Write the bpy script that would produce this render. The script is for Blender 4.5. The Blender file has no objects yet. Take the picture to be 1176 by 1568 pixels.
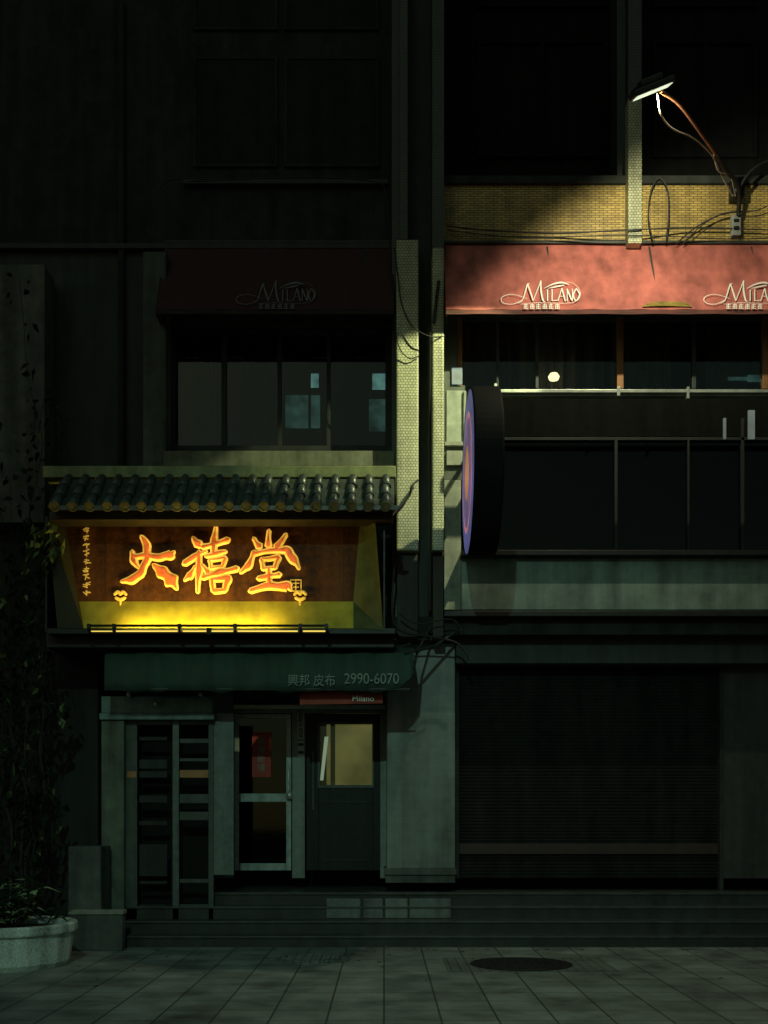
import bpy, math, random
from mathutils import Vector, Matrix
random.seed(7)
scene=bpy.context.scene
scene.view_settings.view_transform='Standard'
# ---- image pixels projected through the camera to metres at a given depth --------------
CY=-14.0; CH=1.6; K=1680.0
def X(u,Y): return (u-588)*(Y-CY)/K
def Z(v,Y): return CH+(1250-v)*(Y-CY)/K
def onplane(u,v,P0,n):
    d=Vector(((u-588)/K,1,(1250-v)/K)); o=Vector((0,CY,CH))
    t=(Vector(P0)-o).dot(n)/d.dot(n)
    return o+d*t
# ---- materials ------------------------------------------------------------
def nt(name):
    m=bpy.data.materials.new(name); m.use_nodes=True
    t=m.node_tree; b=t.nodes['Principled BSDF']; return m,t,b
def coords(t,mode='obj'):
    tc=t.nodes.new('ShaderNodeTexCoord')
    if mode=='obj': return tc.outputs['Object']
    s=t.nodes.new('ShaderNodeSeparateXYZ'); t.links.new(tc.outputs['Object'],s.inputs[0])
    a=t.nodes.new('ShaderNodeMath'); a.operation='ADD'
    t.links.new(s.outputs['X'],a.inputs[0]); t.links.new(s.outputs['Y'],a.inputs[1])
    c=t.nodes.new('ShaderNodeCombineXYZ'); t.links.new(a.outputs[0],c.inputs[0]); t.links.new(s.outputs['Z'],c.inputs[1])
    return c.outputs[0]
def c4(c,k=1): return (min(c[0]*k,1),min(c[1]*k,1),min(c[2]*k,1),1)
def grime(t,var,scale,streak=True):
    tc=coords(t)
    n1=t.nodes.new('ShaderNodeTexNoise'); n1.inputs['Scale'].default_value=scale; n1.inputs['Detail'].default_value=8; n1.inputs['Roughness'].default_value=.65
    t.links.new(tc,n1.inputs['Vector'])
    mp=t.nodes.new('ShaderNodeMapping'); mp.inputs['Scale'].default_value=(3.5,3.5,.35) if streak else (1,1,1)
    t.links.new(tc,mp.inputs[0])
    n2=t.nodes.new('ShaderNodeTexNoise'); n2.inputs['Scale'].default_value=1.6; n2.inputs['Detail'].default_value=5
    t.links.new(mp.outputs[0],n2.inputs['Vector'])
    a=t.nodes.new('ShaderNodeMath'); a.operation='ADD'; t.links.new(n1.outputs[0],a.inputs[0]); t.links.new(n2.outputs[0],a.inputs[1])
    r=t.nodes.new('ShaderNodeMapRange'); r.inputs[1].default_value=.65; r.inputs[2].default_value=1.35
    r.inputs[3].default_value=1-var; r.inputs[4].default_value=1+var*.7
    t.links.new(a.outputs[0],r.inputs[0]); return r.outputs[0],n1.outputs[0]
def mul(t,colsock_or_val,fac):
    m=t.nodes.new('ShaderNodeVectorMath'); m.operation='SCALE'
    if isinstance(colsock_or_val,tuple): m.inputs[0].default_value=colsock_or_val[:3]
    else: t.links.new(colsock_or_val,m.inputs[0])
    t.links.new(fac,m.inputs['Scale']); return m.outputs[0]
def mat(name,col,rough=.7,metal=0,var=.35,scale=9,bump=.15,streak=True,spec=.4):
    m,t,b=nt(name); f,n=grime(t,var,scale,streak)
    t.links.new(mul(t,c4(col),f),b.inputs['Base Color'])
    b.inputs['Metallic'].default_value=metal; b.inputs['Specular IOR Level'].default_value=spec
    r=t.nodes.new('ShaderNodeMapRange'); r.inputs[3].default_value=max(rough-.15,.03); r.inputs[4].default_value=min(rough+.15,1)
    t.links.new(n,r.inputs[0]); t.links.new(r.outputs[0],b.inputs['Roughness'])
    if bump:
        bp=t.nodes.new('ShaderNodeBump'); bp.inputs['Strength'].default_value=bump; bp.inputs['Distance'].default_value=.02
        t.links.new(n,bp.inputs['Height']); t.links.new(bp.outputs[0],b.inputs['Normal'])
    return m
def tile(name,c1,c2,grout,w,h,mort=.004,rough=.5,off=.5,ground=False,var=.35,bump=.5):
    m,t,b=nt(name); f,n=grime(t,var,2.2,not ground)
    br=t.nodes.new('ShaderNodeTexBrick'); t.links.new(coords(t,'obj' if ground else 'wall'),br.inputs['Vector'])
    br.offset=off; br.inputs['Scale'].default_value=1
    br.inputs['Color1'].default_value=c4(c1); br.inputs['Color2'].default_value=c4(c2); br.inputs['Mortar'].default_value=c4(grout)
    br.inputs['Mortar Size'].default_value=mort; br.inputs['Mortar Smooth'].default_value=.2
    br.inputs['Brick Width'].default_value=w; br.inputs['Row Height'].default_value=h
    t.links.new(mul(t,br.outputs['Color'],f),b.inputs['Base Color']); b.inputs['Roughness'].default_value=rough
    bp=t.nodes.new('ShaderNodeBump'); bp.inputs['Strength'].default_value=bump; bp.inputs['Distance'].default_value=.004; bp.invert=True
    t.links.new(br.outputs['Fac'],bp.inputs['Height'])
    b2=t.nodes.new('ShaderNodeBump'); b2.inputs['Strength'].default_value=.2; b2.inputs['Distance'].default_value=.02
    t.links.new(n,b2.inputs['Height']); t.links.new(bp.outputs[0],b2.inputs['Normal']); t.links.new(b2.outputs[0],b.inputs['Normal'])
    return m
def emis(name,col,st,base=(.1,.1,.1),noise=0,scale=3):
    m,t,b=nt(name); b.inputs['Base Color'].default_value=c4(base)
    b.inputs['Emission Color'].default_value=c4(col); b.inputs['Emission Strength'].default_value=st
    if noise:
        n=t.nodes.new('ShaderNodeTexNoise'); n.inputs['Scale'].default_value=scale; n.inputs['Detail'].default_value=6
        t.links.new(coords(t),n.inputs['Vector'])
        r=t.nodes.new('ShaderNodeMapRange'); r.inputs[1].default_value=.3; r.inputs[2].default_value=.7; r.inputs[3].default_value=st*(1-noise); r.inputs[4].default_value=st*(1+noise)
        t.links.new(n.outputs[0],r.inputs[0]); t.links.new(r.outputs[0],b.inputs['Emission Strength'])
    return m
def glassmat(name,tint=(.8,.9,.88),refl=.035):
    m,t,b=nt(name); t.nodes.remove(b); o=t.nodes['Material Output']
    tr=t.nodes.new('ShaderNodeBsdfTransparent'); tr.inputs[0].default_value=c4(tint)
    g=t.nodes.new('ShaderNodeBsdfGlossy'); g.inputs['Roughness'].default_value=.04; g.inputs['Color'].default_value=(.9,.95,.92,1)
    mx=t.nodes.new('ShaderNodeMixShader'); mx.inputs[0].default_value=refl
    t.links.new(tr.outputs[0],mx.inputs[1]); t.links.new(g.outputs[0],mx.inputs[2]); t.links.new(mx.outputs[0],o.inputs[0]); return m

DKW=mat('dark_plaster',(.04,.05,.045),.9,var=.5,scale=5)
UPW=mat('unlit_upper_wall',(.03,.035,.031),.95,var=.5,scale=5,spec=.1)  # unlit darkness of the upper facade put into the base colour
UPF=mat('unlit_frame',(.032,.038,.034),.8,var=.4,spec=.1)  # frame version, with the same night shade in its colour
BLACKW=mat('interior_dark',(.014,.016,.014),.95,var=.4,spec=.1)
UPP=mat('unlit_upper_pane',(.022,.026,.023),.9,var=.4,spec=.1)  # pane colour darkened to paint in the night shade
PITCH=mat('shade_black_panel',(.008,.009,.008),.9,var=.4,spec=.05)  # near-black colour paints in shade where flood light would show
CONC=mat('weathered_concrete',(.2,.22,.18),.85,var=.5,scale=7,bump=.3)
CONCD=mat('stained_concrete',(.07,.082,.072),.9,var=.6,scale=6,bump=.3)
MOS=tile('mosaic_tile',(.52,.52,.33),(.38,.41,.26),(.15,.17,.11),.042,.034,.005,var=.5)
MOSD=tile('mosaic_tile_unlit',(.06,.068,.058),(.045,.052,.045),(.025,.03,.025),.042,.034,.005)  # shaded copy of the mosaic for lengths above the lit part
BRK=tile('brown_brick_tile',(.46,.33,.09),(.3,.21,.06),(.09,.07,.025),.1,.03,.005,var=.6)
GREYT=tile('grey_wall_tile',(.13,.165,.15),(.12,.155,.14),(.1,.125,.115),.2,.1,.002,.4,bump=.15,var=.6)
ALU=mat('aluminium_frame',(.14,.175,.16),.5,.4,var=.5,bump=.05)
ALUG=mat('gate_metal',(.06,.078,.07),.55,.4,var=.5,bump=.05)
ALUD=mat('aluminium_dark',(.06,.072,.066),.5,.4,var=.4,bump=.05)
DKFR=mat('dark_window_frame',(.028,.034,.031),.6,.2,var=.4,bump=.05,spec=.2)
STEEL=mat('galvanised_steel',(.5,.55,.48),.4,.6,var=.3,bump=.05)
BLKM=mat('black_metal',(.015,.016,.015),.5,.3,var=.4,bump=.05)
RUST=mat('rusty_steel',(.2,.07,.025),.8,.2,var=.5,scale=30)
RUBBER=mat('cable_rubber',(.025,.025,.025),.7,bump=0)
WIREL=mat('pale_cable',(.35,.32,.25),.6,bump=0)
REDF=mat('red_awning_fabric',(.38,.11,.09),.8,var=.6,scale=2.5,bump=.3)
REDD=mat('unlit_red_awning_fabric',(.042,.015,.014),.85,var=.3,scale=3,bump=.25)  # unlit copy of the red fabric, shade put into its colour
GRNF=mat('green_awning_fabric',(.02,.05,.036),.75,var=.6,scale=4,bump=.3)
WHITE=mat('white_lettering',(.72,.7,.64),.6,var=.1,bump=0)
WHITED=mat('unlit_lettering',(.15,.15,.14),.7,var=.3,bump=0)  # unlit copy of the white lettering, darkness painted in
GREYL=mat('grey_lettering',(.2,.26,.23),.7,var=.4,bump=0)
YELP=mat('yellow_painted_metal',(.42,.36,.04),.6,0,var=.4,scale=4,bump=.05)
GRNP=mat('olive_painted_metal',(.085,.1,.035),.5,.1,var=.45,scale=5,bump=.05)
WOOD=mat('brown_sign_wood',(.085,.03,.008),.6,var=.85,scale=14,bump=.25,spec=.15)
GOLD=emis('glowing_gilded_lettering',(1,.55,.08),.22,(.9,.6,.12),noise=.3,scale=8)  # slight emission added to brighten the small lettering, not a lamp
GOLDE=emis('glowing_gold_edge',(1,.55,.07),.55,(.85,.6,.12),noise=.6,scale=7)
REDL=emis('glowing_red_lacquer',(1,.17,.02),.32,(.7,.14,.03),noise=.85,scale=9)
RTILE=mat('glazed_roof_tile',(.04,.052,.046),.35,var=.6,scale=20,bump=.2)
FRBR=mat('brown_window_frame',(.3,.15,.06),.5,.3,var=.3,bump=.05)
CURT=mat('curtain_fabric',(.08,.065,.04),.9,var=.4,bump=.1)
GLASS=glassmat('window_glass')
GLASSD=glassmat('tinted_glass',(.25,.3,.28),.025)
PAV=tile('paving_tile',(.19,.22,.2),(.14,.165,.15),(.045,.052,.048),.45,.45,.009,.55,off=0,ground=True,var=.75,bump=.8)
PAVD=tile('paving_small_tile',(.13,.155,.14),(.1,.12,.11),(.04,.045,.04),.1,.1,.006,.6,off=0,ground=True,var=.5)
ASPH=mat('asphalt',(.05,.05,.05),.9,var=.3,scale=40,streak=False)
IRON=mat('cast_iron',(.03,.032,.03),.5,.6,var=.5,scale=25,bump=.5,streak=False)
STONE=mat('step_stone',(.02,.025,.023),.5,var=.6,scale=6)
STONEL=mat('polished_stone',(.1,.125,.115),.35,var=.6,scale=9)
TREAD=mat('tread_stone',(.035,.043,.039),.5,var=.6,scale=6)
TERR=mat('terrazzo_planter',(.52,.62,.56),.75,var=.9,scale=60,bump=.5)
LEAF=mat('leaf_green',(.1,.15,.05),.5,var=.5,scale=8,bump=0,spec=.3)
LEAF2=mat('leaf_dark',(.014,.022,.012),.7,var=.5,scale=8,bump=0,spec=.1)
BARK=mat('bark',(.03,.026,.02),.9)
SOIL=mat('soil',(.03,.025,.02),1)
PAPER=mat('red_paper',(.35,.06,.04),.8,var=.2,bump=0)
LEDY=emis('led_strip_light',(1,.72,.12),1.1)
LEDW=emis('flood_lamp_lens',(.85,1,.72),.95,(.6,.6,.5),noise=.35,scale=12)
TEAL=emis('pane_glow_teal',(.3,.6,.56),.26,noise=.7,scale=5)  # emissive teal that paints reflections and bright spots on panes
TEALD=emis('pane_glow_dim',(.2,.42,.38),.085,noise=.8,scale=5)  # weaker emission for dimmer painted reflections
WARMP=emis('lit_room_wall',(.55,.42,.12),.17,(.3,.3,.2),noise=.5,scale=2)
LAMPREF=emis('lamp_reflection_glow',(1,.75,.4),2.2)  # glow that paints a lamp's reflection in the glass, no real bulb
# ---- mesh builder ------------------------------------------------------------
def empty(name):
    e=bpy.data.objects.new(name,None); scene.collection.objects.link(e); e.empty_display_size=.2; return e
class G:
    def __init__(s): s.v=[]; s.f=[]
    def quad(s,*p):
        n=len(s.v); s.v+= [tuple(q) for q in p]; s.f.append(tuple(range(n,n+len(p)))); return s
    def box(s,x0,x1,y0,y1,z0,z1):
        x0,x1=sorted((x0,x1)); y0,y1=sorted((y0,y1)); z0,z1=sorted((z0,z1)); n=len(s.v)
        s.v+=[(x0,y0,z0),(x1,y0,z0),(x1,y1,z0),(x0,y1,z0),(x0,y0,z1),(x1,y0,z1),(x1,y1,z1),(x0,y1,z1)]
        for q in ((0,3,2,1),(4,5,6,7),(0,1,5,4),(1,2,6,5),(2,3,7,6),(3,0,4,7)): s.f.append(tuple(n+i for i in q))
        return s
    def eb(s,u0,u1,v0,v1,Y,dep=.1):   # box whose front face (at Y) spans image pixel coordinates
        return s.box(X(u0,Y),X(u1,Y),Y,Y+dep,Z(v0,Y),Z(v1,Y))
    def tube(s,pts,r,n=8,close=True):
        pts=[Vector(p) for p in pts]; rs=r if isinstance(r,(list,tuple)) else [r]*len(pts); base=len(s.v); prev=None
        for i,p in enumerate(pts):
            t=(pts[min(i+1,len(pts)-1)]-pts[max(i-1,0)]).normalized()
            a=prev if prev else (Vector((0,0,1)) if abs(t.z)<.9 else Vector((1,0,0)))
            b=t.cross(a).normalized(); a=b.cross(t).normalized(); prev=a
            for k in range(n):
                th=2*math.pi*k/n; s.v.append(tuple(p+(a*math.cos(th)+b*math.sin(th))*rs[i]))
        for i in range(len(pts)-1):
            for k in range(n):
                s.f.append((base+i*n+k,base+i*n+(k+1)%n,base+(i+1)*n+(k+1)%n,base+(i+1)*n+k))
        if close:
            s.f.append(tuple(base+k for k in range(n))); s.f.append(tuple(base+(len(pts)-1)*n+k for k in reversed(range(n))))
        return s
    def lathe(s,cx,cy,prof,n=64):
        base=len(s.v)
        for r,z in prof:
            for k in range(n):
                th=2*math.pi*k/n; s.v.append((cx+r*math.cos(th),cy+r*math.sin(th),z))
        for i in range(len(prof)-1):
            for k in range(n): s.f.append((base+i*n+k,base+i*n+(k+1)%n,base+(i+1)*n+(k+1)%n,base+(i+1)*n+k))
        return s
    def done(s,name,m,parent=None,bevel=0,smooth=False):
        me=bpy.data.meshes.new(name); me.from_pydata(s.v,[],s.f); me.update()
        o=bpy.data.objects.new(name,me); scene.collection.objects.link(o); me.materials.append(m)
        if smooth:
            for p in me.polygons: p.use_smooth=True
        if parent: o.parent=parent
        if bevel:
            b=o.modifiers.new('bevel','BEVEL'); b.width=bevel; b.segments=2; b.limit_method='ANGLE'
        return o
def cat(pts,k=6):
    out=[]; P=[Vector(p) for p in pts]
    if len(P)==2: return [P[0].lerp(P[1],i/k) for i in range(k+1)]
    for i in range(len(P)-1):
        p0=P[max(i-1,0)];p1=P[i];p2=P[i+1];p3=P[min(i+2,len(P)-1)]
        for j in range(k):
            t=j/k; out.append(.5*((2*p1)+(p2-p0)*t+(2*p0-5*p1+4*p2-p3)*t*t+(3*p1-p0-3*p2+p3)*t**3))
    out.append(P[-1]); return out
def stroke(g,pts,fn,nrm,depth,grow=0,lift=0,px=.0078,rmin=.3):
    S=cat(pts,6); nrm=Vector(nrm).normalized(); n=7; base=len(g.v)
    C=[fn(p[0],p[1])+nrm*lift for p in S]; R=[max(p[2],rmin)+grow for p in S]
    a=(C[1]-C[0]).normalized(); b=(C[-1]-C[-2]).normalized()
    C=[C[0]-a*R[0]*px*.8]+C+[C[-1]+b*R[-1]*px*.8]; R=[R[0]*.25]+R+[R[-1]*.25]
    for i,c in enumerate(C):
        t=(C[min(i+1,len(C)-1)]-C[max(i-1,0)]).normalized(); q=nrm.cross(t).normalized()
        for k in range(n):
            th=math.pi*k/(n-1); g.v.append(tuple(c+q*math.cos(th)*R[i]*px+nrm*math.sin(th)**.5*depth*min(1,R[i]/2)))
    for i in range(len(C)-1):
        for k in range(n-1): g.f.append((base+i*n+k,base+i*n+k+1,base+(i+1)*n+k+1,base+(i+1)*n+k))
def text(name,s,loc,size,m,parent,rx=90,ext=.003,rz=0,sx=1):
    c=bpy.data.curves.new(name,'FONT'); c.body=s; c.size=size; c.extrude=ext; c.materials.append(m); c.align_x='CENTER'; c.align_y='CENTER'
    o=bpy.data.objects.new(name,c); scene.collection.objects.link(o); o.location=loc; o.rotation_euler=(math.radians(rx),0,math.radians(rz)); o.scale=(sx,1,1); o.parent=parent; return o
# ================= GROUND =====================================================
G().quad((-120,-120,-.15),(120,-120,-.15),(120,120,-.15),(-120,120,-.15)).done('ground',ASPH)
G().box(-30,30,-6.5,2.5,-.13,0).done('pavement',PAV,bevel=.01)
G().box(-30,30,-6.66,-6.505,-.14,.01).done('kerb',CONC,bevel=.015)
G().box(-30,30,-26,-16,-.146,-.001).done('pavement.001',PAV)
def manhole(u,v,r,nm,big=True):
    d=2688/(v-1250); Yc=CY+d; Xc=(u-588)*d/K; e=empty(nm)
    if big: G().box(Xc-r*1.65,Xc+r*1.9,Yc-r*1.15,Yc+r*1.15,-.05,.004).done('surround_paving',PAVD,e)
    G().lathe(Xc,Yc,[(r*1.1,.001),(r*1.1,.012),(r*1.02,.014),(r*1.01,.008),(r*.97,.008),(r*.96,.013),(0.01,.013)]).done('iron_lid',IRON if big else PAVD,e)
    g=G()
    for i in range(-6,7):
        for j in range(-6,7):
            x=i*r/7;y=j*r/7
            if x*x+y*y<(r*.88)**2: g.box(Xc+x-.022,Xc+x+.022,Yc+y-.01,Yc+y+.01,.0125,.019)
    g.done('lid_studs',IRON if big else PAVD,e)
manhole(798,1477,.5,'manhole_cover'); manhole(480,1469,.38,'manhole_cover.001',False)
g=G()
for i in range(70):
    x=random.uniform(-4.5,5); y=random.choice((random.uniform(-.9,-.62),random.uniform(-4,-.7))); a=random.uniform(0,6.28); L_=random.uniform(.02,.05)
    g.quad((x,y,.006),(x+L_*math.cos(a),y+L_*math.sin(a),.012),(x+L_*1.6*math.cos(a+.4),y+L_*1.6*math.sin(a+.4),.006),(x+L_*.8*math.cos(a+.9),y+L_*.8*math.sin(a+.9),.016))
g.done('fallen_leaves',mat('dry_leaf',(.12,.11,.06),.8,bump=0))
# ================= LEFT BUILDING ================================================
L=empty('shophouse_building'); R=empty('shophouse_building.001')
Yl=.3
g=G()
g.eb(-300,604,-400,372,Yl,.3); g.done('upper_wall',UPW,L)
g=G()
g.eb(-300,255,372,1000,Yl,.3); g.eb(255,604,372,500,Yl,.3); g.eb(255,604,700,990,Yl,.3)
g.done('first_floor_wall',DKW,L)
g=G(); g.eb(-300,604,372,380,Yl-.1,.1); g.eb(280,594,274,281,Yl-.08,.08); g.done('ledge_lines',mat('ledge_render',(.045,.053,.048),.9),L,.008)
for (a,b,c,dd) in ((300,420,90,250),(440,575,90,250),(300,420,-200,40),(440,575,-200,40)):
    G().eb(a,b,c,dd,Yl-.02,.018).done('upper_window_pane',UPP,L)
    g=G(); g.eb(a-5,a,c-5,dd+5,Yl-.035,.034); g.eb(b,b+5,c-5,dd+5,Yl-.035,.034); g.eb(a,b,c-5,c,Yl-.035,.034); g.eb(a,b,dd,dd+5,Yl-.035,.034)
    g.done('upper_window_frame',UPW,L)
G().eb(219,254,385,714,-.05,.34).done('wall_column',CONCD,L,.01)
G().eb(180,190,0,720,.22,.08).done('drain_pipe_left',UPW,L,.03)
g=G(); Yf=.34
for a,b,c,dd in ((255,268,500,700),(590,604,500,700),(268,590,500,508),(268,590,682,700),(339,347,508,682),(425,431,508,682),(500,506,508,682)): g.eb(a,b,c,dd,Yf,.06)
g.done('window_frame',DKFR,L,.004)
G().eb(262,600,502,698,.37,.006).done('window_glass',GLASS,L)
g=G(); S=70; a=X(270,.7); b=X(500,.7)
for i in range(S):
    x0=a+(b-a)*i/S; x1=a+(b-a)*(i+1)/S; y0=.75+.03*math.sin(i*1.3+math.sin(i*.37)*2); y1=.75+.03*math.sin((i+1)*1.3+math.sin((i+1)*.37)*2)
    if 0.66<i/S: continue
    g.quad((x0,y0,Z(690,.7)),(x1,y1,Z(690,.7)),(x1,y1,Z(500,.7)),(x0,y0,Z(500,.7)))
g.done('curtain',mat('dark_curtain',(.011,.012,.01),.95,var=.6,spec=.1),L)
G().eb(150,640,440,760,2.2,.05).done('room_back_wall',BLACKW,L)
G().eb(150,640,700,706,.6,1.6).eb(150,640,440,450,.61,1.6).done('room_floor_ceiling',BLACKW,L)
g=G(); g.eb(476,488,572,593,1.5,.02); g.eb(570,590,572,596,1.5,.02); g.done('reflection_pane_upper',TEAL,L)  # glowing panes behind the glass paint reflections of windows across the street
g=G(); g.eb(437,472,605,655,1.5,.02); g.eb(476,490,605,655,1.5,.02); g.eb(565,592,611,660,1.5,.02); g.done('reflection_pane_lower',TEALD,L)  # lower, dimmer part of the painted window reflections
g=G(); g.eb(472,476,565,665,1.47,.02); g.eb(430,434,565,665,1.47,.02); g.eb(434,492,596,603,1.47,.02); g.eb(562,596,599,608,1.47,.02); g.eb(434,492,659,664,1.47,.02); g.done('reflection_pane_frame',DKFR,L)  # frame bars belonging to the painted reflections
g=G(); g.eb(250,604,690,714,-.1,.38); g.done('window_sill',mat('sill_concrete',(.12,.135,.09),.85,var=.7,scale=5,bump=.3),L,.01)
# ---- central twin tiled columns
P=R
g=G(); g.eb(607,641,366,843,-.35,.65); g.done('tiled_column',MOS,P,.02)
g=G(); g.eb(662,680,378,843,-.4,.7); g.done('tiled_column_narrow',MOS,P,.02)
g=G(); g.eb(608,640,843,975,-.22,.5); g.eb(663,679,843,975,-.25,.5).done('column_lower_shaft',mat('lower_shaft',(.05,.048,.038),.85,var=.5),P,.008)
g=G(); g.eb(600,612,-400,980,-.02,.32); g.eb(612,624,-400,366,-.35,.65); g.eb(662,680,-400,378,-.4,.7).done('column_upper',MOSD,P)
G().eb(624,662,-400,980,-.05,.35).done('column_recess',DKW,P)
# ================= RIGHT BUILDING ================================================
g=G(); g.eb(680,1500,280,372,0,.25); g.done('brick_band',BRK,R)
g=G(); g.eb(680,1500,268,280,-.06,.9); g.done('balcony_slab_edge',UPW,R,.01)
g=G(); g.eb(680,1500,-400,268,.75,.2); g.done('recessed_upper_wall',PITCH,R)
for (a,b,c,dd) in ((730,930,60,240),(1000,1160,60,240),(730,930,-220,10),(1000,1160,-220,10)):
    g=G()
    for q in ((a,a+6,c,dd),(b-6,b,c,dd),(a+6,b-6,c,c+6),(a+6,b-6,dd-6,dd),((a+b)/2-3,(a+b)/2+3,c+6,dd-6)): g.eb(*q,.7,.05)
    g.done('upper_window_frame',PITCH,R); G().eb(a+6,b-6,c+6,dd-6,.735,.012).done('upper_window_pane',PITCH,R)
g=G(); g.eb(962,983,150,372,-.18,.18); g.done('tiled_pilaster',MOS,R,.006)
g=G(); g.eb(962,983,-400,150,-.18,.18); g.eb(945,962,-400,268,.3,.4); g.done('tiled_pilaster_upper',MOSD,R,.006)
g=G(); g.eb(680,1500,372,484,.02,.2); g.done('lintel_wall',DKW,R)
g=G(); g.eb(680,700,484,590,.0,.2); g.eb(680,712,590,735,.0,.2)
g.done('side_wall',CONCD,R)
g=G()
for q in ((945,955,484,595),(700,708,484,595),(1168,1176,484,595)): g.eb(*q,.05,.07)
g.done('brown_mullion',FRBR,R,.004)
g=G()
for q in ((708,945,484,490),(955,1168,484,490),(820,825,490,595),(1060,1066,490,595),(760,764,490,595)): g.eb(*q,.07,.05)
g.done('window_frame',ALUD,R,.004)
G().eb(700,1500,486,600,.1,.006).done('window_glass',GLASS,R)
g=G(); S=150; a=X(700,.5); b=X(1250,.5)
for i in range(S):
    if 88<i<104 or 60<i<64: continue
    x0=a+(b-a)*i/S; x1=a+(b-a)*(i+1)/S; y0=.5+.035*math.sin(i*1.1+math.sin(i*.3)); y1=.5+.035*math.sin((i+1)*1.1+math.sin((i+1)*.3))
    g.quad((x0,y0,Z(615,.5)),(x1,y1,Z(615,.5)),(x1,y1,Z(480,.5)),(x0,y0,Z(480,.5)))
g.done('curtain',CURT,R)
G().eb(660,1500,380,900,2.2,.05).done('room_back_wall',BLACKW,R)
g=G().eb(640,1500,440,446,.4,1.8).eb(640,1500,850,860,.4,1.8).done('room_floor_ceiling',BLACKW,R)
g=G(); c=Vector((X(848,.35),.35,Z(578,.35)))
g.lathe(c.x,c.y,[(.005,c.z+.06),(.05,c.z+.05),(.075,c.z+.01),(.06,c.z-.03),(.005,c.z-.05)],20); g.done('lamp_reflection',LAMPREF,R,smooth=True)  # glowing body behind the glass standing in for a lamp's reflection
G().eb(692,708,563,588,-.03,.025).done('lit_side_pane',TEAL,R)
g=G(); g.eb(684,711,598,676,-.02,.018); g.done('frosted_side_pane',mat('frosted_glass',(.2,.24,.19),.5,var=.5),R)
g=G(); g.eb(681,714,676,682,-.06,.06); g.eb(684,714,690,712,-.05,.048); g.eb(710,714,598,676,-.06,.06); g.done('side_ledge',CONC,R,.004)
g=G()
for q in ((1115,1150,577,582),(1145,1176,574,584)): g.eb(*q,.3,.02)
g.done('reflection_bits_right',TEALD,R)  # glowing bits that paint reflections in the right window
g=G(); Ys=-1.0
g.eb(757,1500,596,601,Ys,.12); g.eb(757,761,587,596,Ys,.1); g.eb(760,1500,603,606,Ys+.06,.1); g.eb(1052,1056,592,610,Ys-.01,.1); g.eb(945,950,592,606,Ys-.01,.1)
g.done('steel_canopy_beam',STEEL,R,.004)
g=G()
for u in (760,1300): g.eb(u,u+4,598,603,Ys+.12,.95)
g.done('beam_bracket',DKFR,R)
g=G(); g.eb(712,1500,602,668,.02,.12); g.done('spandrel',PITCH,R)
g=G()
for q in ((712,1500,669,674),(941,946,674,842),(1053,1056,674,842),(1135,1140,640,842),(712,755,674,842)): g.eb(*q,.0,.08)
g.done('lower_window_frame',DKFR,R,.004)
G().eb(712,1500,675,842,.05,.006).done('lower_window_glass',GLASSD,R)
G().eb(706,1500,842,850,-.38,.55).done('lower_window_sill',BLKM,R,.006)
g=G(); g.eb(1146,1156,628,672,-.02,.03); g.eb(1108,1112,640,672,-.02,.03); g.done('reflection_sliver',emis('pale_reflection',(.5,.7,.6),.13,noise=.4),R)  # glowing slivers paint pale reflections on the lower window
g=G(); g.eb(706,1500,850,935,-.22,.5); g.done('fascia_panel',mat('fascia_paint',(.15,.21,.18),.55,var=.6,scale=3),R,.02)
G().eb(680,1500,935,944,-.3,.5).done('fascia_drip_edge',BLKM,R,.01)
G().eb(680,706,735,934,-.12,.3).done('side_pier',CONC,R,.008)
G().eb(587,1500,944,972,-.12,.8).done('arcade_beam',UPW,R,.01)
G().eb(698,1500,972,1016,.15,.8).done('shutter_header',mat('header_paint',(.035,.042,.038),.7,var=.5),R,.01)
g=G(); Yh=.5; z0=Z(1345,Yh); z1=Z(1010,Yh); N=66; x0=X(700,Yh); x1=X(1102,Yh)
for i in range(N):
    a=z0+(z1-z0)*i/N; b=z0+(z1-z0)*(i+1)/N; h=b-a
    pr=[(0,a),(-.006,a+h*.25),(-.007,a+h*.6),(-.002,a+h*.92),(0,b)]
    for (ya,za),(yb,zb) in zip(pr,pr[1:]): g.quad((x0,Yh+ya,za),(x1,Yh+ya,za),(x1,Yh+yb,zb),(x0,Yh+yb,zb))
g.done('roller_shutter',mat('shutter_paint',(.011,.013,.012),.7,.1,var=.7,bump=.05,spec=.08),R)
g=G(); g.eb(1102,1108,1012,1420,.4,.1); g.eb(697,703,1012,1345,.4,.1); g.done('shutter_rail',UPW,R)
G().eb(1108,1500,1012,1345,.42,.2).done('right_wall_panel',mat('panel_paint',(.025,.029,.026),.7,var=.6),R)
G().eb(703,1102,1292,1308,.46,.04).done('shutter_bottom_rail',mat('rail_red',(.028,.015,.012),.6),R,.004)
G().box(-12,12,2.9,3.1,-.1,12).done('rear_wall',BLACKW,R)
g=G(); g.eb(592,697,985,1330,.2,.7); g.done('entrance_pier',GREYT,L,.01)
g=G(); g.eb(588,699,1330,1340,.17,.75); g.eb(590,697,1340,1352,.2,.7).done('pier_plinth',CONCD,L,.008)
St=empty('entrance_steps')
for i,(y,zt) in enumerate(((-.6,.14),(-.35,.3),(-.1,.46),(.12,.62))):
    g=G().box(X(190,y) if i<3 else X(325,y),9,y,y+.3 if i<3 else 3,0 if i==0 else [.14,.3,.46][i-1]-.02,zt-.03); g.done('riser_%d'%i,STONE,St)
    G().box(X(190,y) if i<3 else X(325,y),9,y-.02,y+.3 if i<3 else 3,zt-.03,zt).done('tread_%d'%i,TREAD,St,.006)
g=G(); y=-.37
for a,b in ((590,624),(627,690),(556,586),(500,552)): g.eb(a,b,1376,1406,-.115,.012)
g.done('polished_riser_slab',STONEL,St,.003)
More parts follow.
